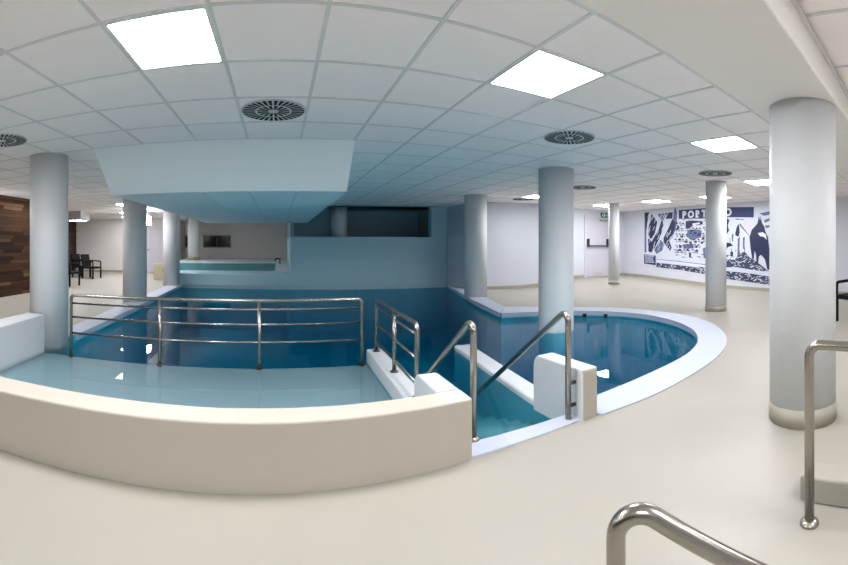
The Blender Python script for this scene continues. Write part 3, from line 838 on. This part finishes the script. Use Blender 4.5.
def window(name, x0, x1, z0, z1, y, n):
    r = empty(name, ((x0 + x1) / 2, y, z0)); r['kind'] = 'structure'
    w_ = (x1 - x0) / 2; h_ = z1 - z0
    bm = bmesh.new()
    for q in ((-w_, w_, 0, .05), (-w_, w_, h_ - .05, h_), (-w_, -w_ + .05, .05, h_ - .05), (w_ - .05, w_, .05, h_ - .05)): box(bm, q[0], q[1], -.05, 0, q[2], q[3])
    for k in range(1, n): box(bm, -w_ + 2 * w_ * k / n - .025, -w_ + 2 * w_ * k / n + .025, -.045, 0, .05, h_ - .05)
    link('window_frame', bm, M['frame'], r)
    bm = bmesh.new(); box(bm, -w_ + .04, w_ - .04, -.03, -.005, .04, h_ - .04); link('window_pane', bm, M['window'], r)
window('window_1', -4.66, -4.36, 1.12, 1.73, 20.29, 1)
window('window_2', -3.75, -2.36, 1.12, 1.73, 20.29, 2)
# pale door at the back left
d2 = empty('door_2', (-5.55, 17.985, 0), math.atan2(.6, 4.6)); d2['kind'] = 'structure'
bm = bmesh.new(); box(bm, -.42, .42, -.04, 0, .01, 2.05, .004); link('door_leaf', bm, M['door'], d2)
bm = bmesh.new(); tube(bm, [(-.34, -.04, 1.05), (-.34, -.09, 1.05), (-.22, -.09, 1.05)], .014, 10); link('door_handle', bm, M['dark_steel'], d2)

# ---- left room: ceiling box with light, hanging lamp, cabinet, chairs, wall lamp
bm = bmesh.new(); box(bm, -7.32, -6.68, 12.9, 13.6, 2.13, CEIL + .01, .006)
tag(link('ceiling_box', bm, M['grey_box']), 'grey box hanging under the ceiling at the far left with a light below', 'ceiling box')
light(-7.2, -6.7, 12.95, 13.5, 'light fitted under the grey ceiling box in the left room', 2.128)
hl = empty('hanging_lamp', (-4.4, 13.4, CEIL)); tag(hl, 'small bright box lamp hanging between the two far left columns', 'lamp')
bm = bmesh.new(); box(bm, -.1, .1, -.1, .1, -.52, -.23, .01); link('lamp_shade', bm, M['light'], hl)
bm = bmesh.new(); box(bm, -.105, .105, -.105, .105, -.58, -.52, .006); link('lamp_base', bm, M['lamp_body'], hl)
bm = bmesh.new(); box(bm, -.02, .02, -.02, .02, -.24, 0); link('stem', bm, M['lamp_body'], hl)
cb = empty('cabinet', (-4.2, 14.35, 0)); tag(cb, 'small beige cabinet standing on the deck between the two far left columns', 'cabinet')
bm = bmesh.new(); box(bm, -.21, .21, -.2, .2, 0, .58, .01); link('body', bm, M['beige_box'], cb)
bm = bmesh.new(); box(bm, -.19, .19, -.215, -.2, .03, .55, .005); link('door', bm, M['beige_box'], cb)
bm = bmesh.new(); box(bm, .13, .15, -.235, -.215, .3, .42, .003); link('handle', bm, M['dark_steel'], cb)
wlp = empty('wall_lamp', (-6.15, 7.42, 1.86)); tag(wlp, 'small white lamp on the plank wall at the left edge', 'wall lamp')
bm = bmesh.new(); box(bm, 0, .03, -.07, .07, -.08, .08, .006); link('back_plate', bm, M['sign_white'], wlp)
bm = bmesh.new(); box(bm, .03, .11, -.055, .055, -.065, .065, .015); link('lamp_shade', bm, M['light'], wlp)

def make_chair():
    """woven armchair, seat towards local +x"""
    r = empty('armchair', (0, 0, 0)); tag(r, '', 'chair', 'black woven armchairs')
    bm = bmesh.new(); box(bm, -.26, .28, -.27, .27, .37, .44, .015); link('seat', bm, M['rattan'], r)
    bm = bmesh.new()
    vs = []
    pr = [(-.25, .40), (-.21, .40), (-.29, .90), (-.33, .90)]
    a = [bm.verts.new((x, -.27, z)) for x, z in pr]; b = [bm.verts.new((x, .27, z)) for x, z in pr]
    bm.faces.new(a); bm.faces.new(b[::-1])
    for i in range(4): bm.faces.new((a[i], a[(i + 1) % 4], b[(i + 1) % 4], b[i]))
    soft(link('backrest', bm, M['rattan'], r), .012)
    for x, y in ((.25, -.26), (.25, .26), (-.24, -.26), (-.24, .26)):
        bm = bmesh.new(); box(bm, x - .024, x + .024, y - .024, y + .024, 0, .40, .006); link('leg', bm, M['rattan'], r)
    for y in (-.26, .26):
        bm = bmesh.new(); tube(bm, fillet([(.25, y, .40), (.25, y, .64), (-.28, y, .66)], .05, 6), .025, 10); link('armrest', bm, M['rattan'], r)
    return r
c0 = make_chair()
for i, (x, y, rz, lb) in enumerate([(-6.8, 14.0, -.15, 'black woven armchair nearest the far left column, its arms in full view'),
                                    (-7.42, 14.4, -.15, 'black woven armchair right behind another one by the plank wall'),
                                    (-6.22, 11.15, -.1, 'black armchair mostly hidden behind the thick left column'),
                                    (6.72, 1.18, 2.6, 'black armchair at the right edge of the photo beyond the biggest column')]):
    o = c0 if i == 0 else copy_tree(c0)
    o.location = (x, y, 0); o.rotation_euler = (0, 0, rz); o['label'] = lb

# ------------------------------------------------------------------ world, camera, colour
wd = bpy.data.worlds.new('world'); scn.world = wd; wd.use_nodes = True
wd.node_tree.nodes['Background'].inputs[0].default_value = (.02, .02, .02, 1)
cam = bpy.data.cameras.new('camera'); co = bpy.data.objects.new('camera', cam); COL.objects.link(co); scn.camera = co
co.location = (0, 0, 1.25); co.rotation_euler = (PI / 2, 0, -145 / 415)
cam.type = 'PANO'; cam.panorama_type = 'CENTRAL_CYLINDRICAL'; cam.clip_start = .02
cam.central_cylindrical_range_u_min = -424 / 415; cam.central_cylindrical_range_u_max = 424 / 415
cam.central_cylindrical_range_v_min = -320 / 415; cam.central_cylindrical_range_v_max = 245 / 415
scn.view_settings.view_transform = 'Standard'; scn.view_settings.look = 'None'; scn.view_settings.gamma = 1
scn.view_settings.exposure = EXPOSURE
scn.view_settings.use_curve_mapping = False
scn.cycles.max_bounces = 14; scn.cycles.diffuse_bounces = 7; scn.cycles.transparent_max_bounces = 16
scn.cycles.use_denoising = True
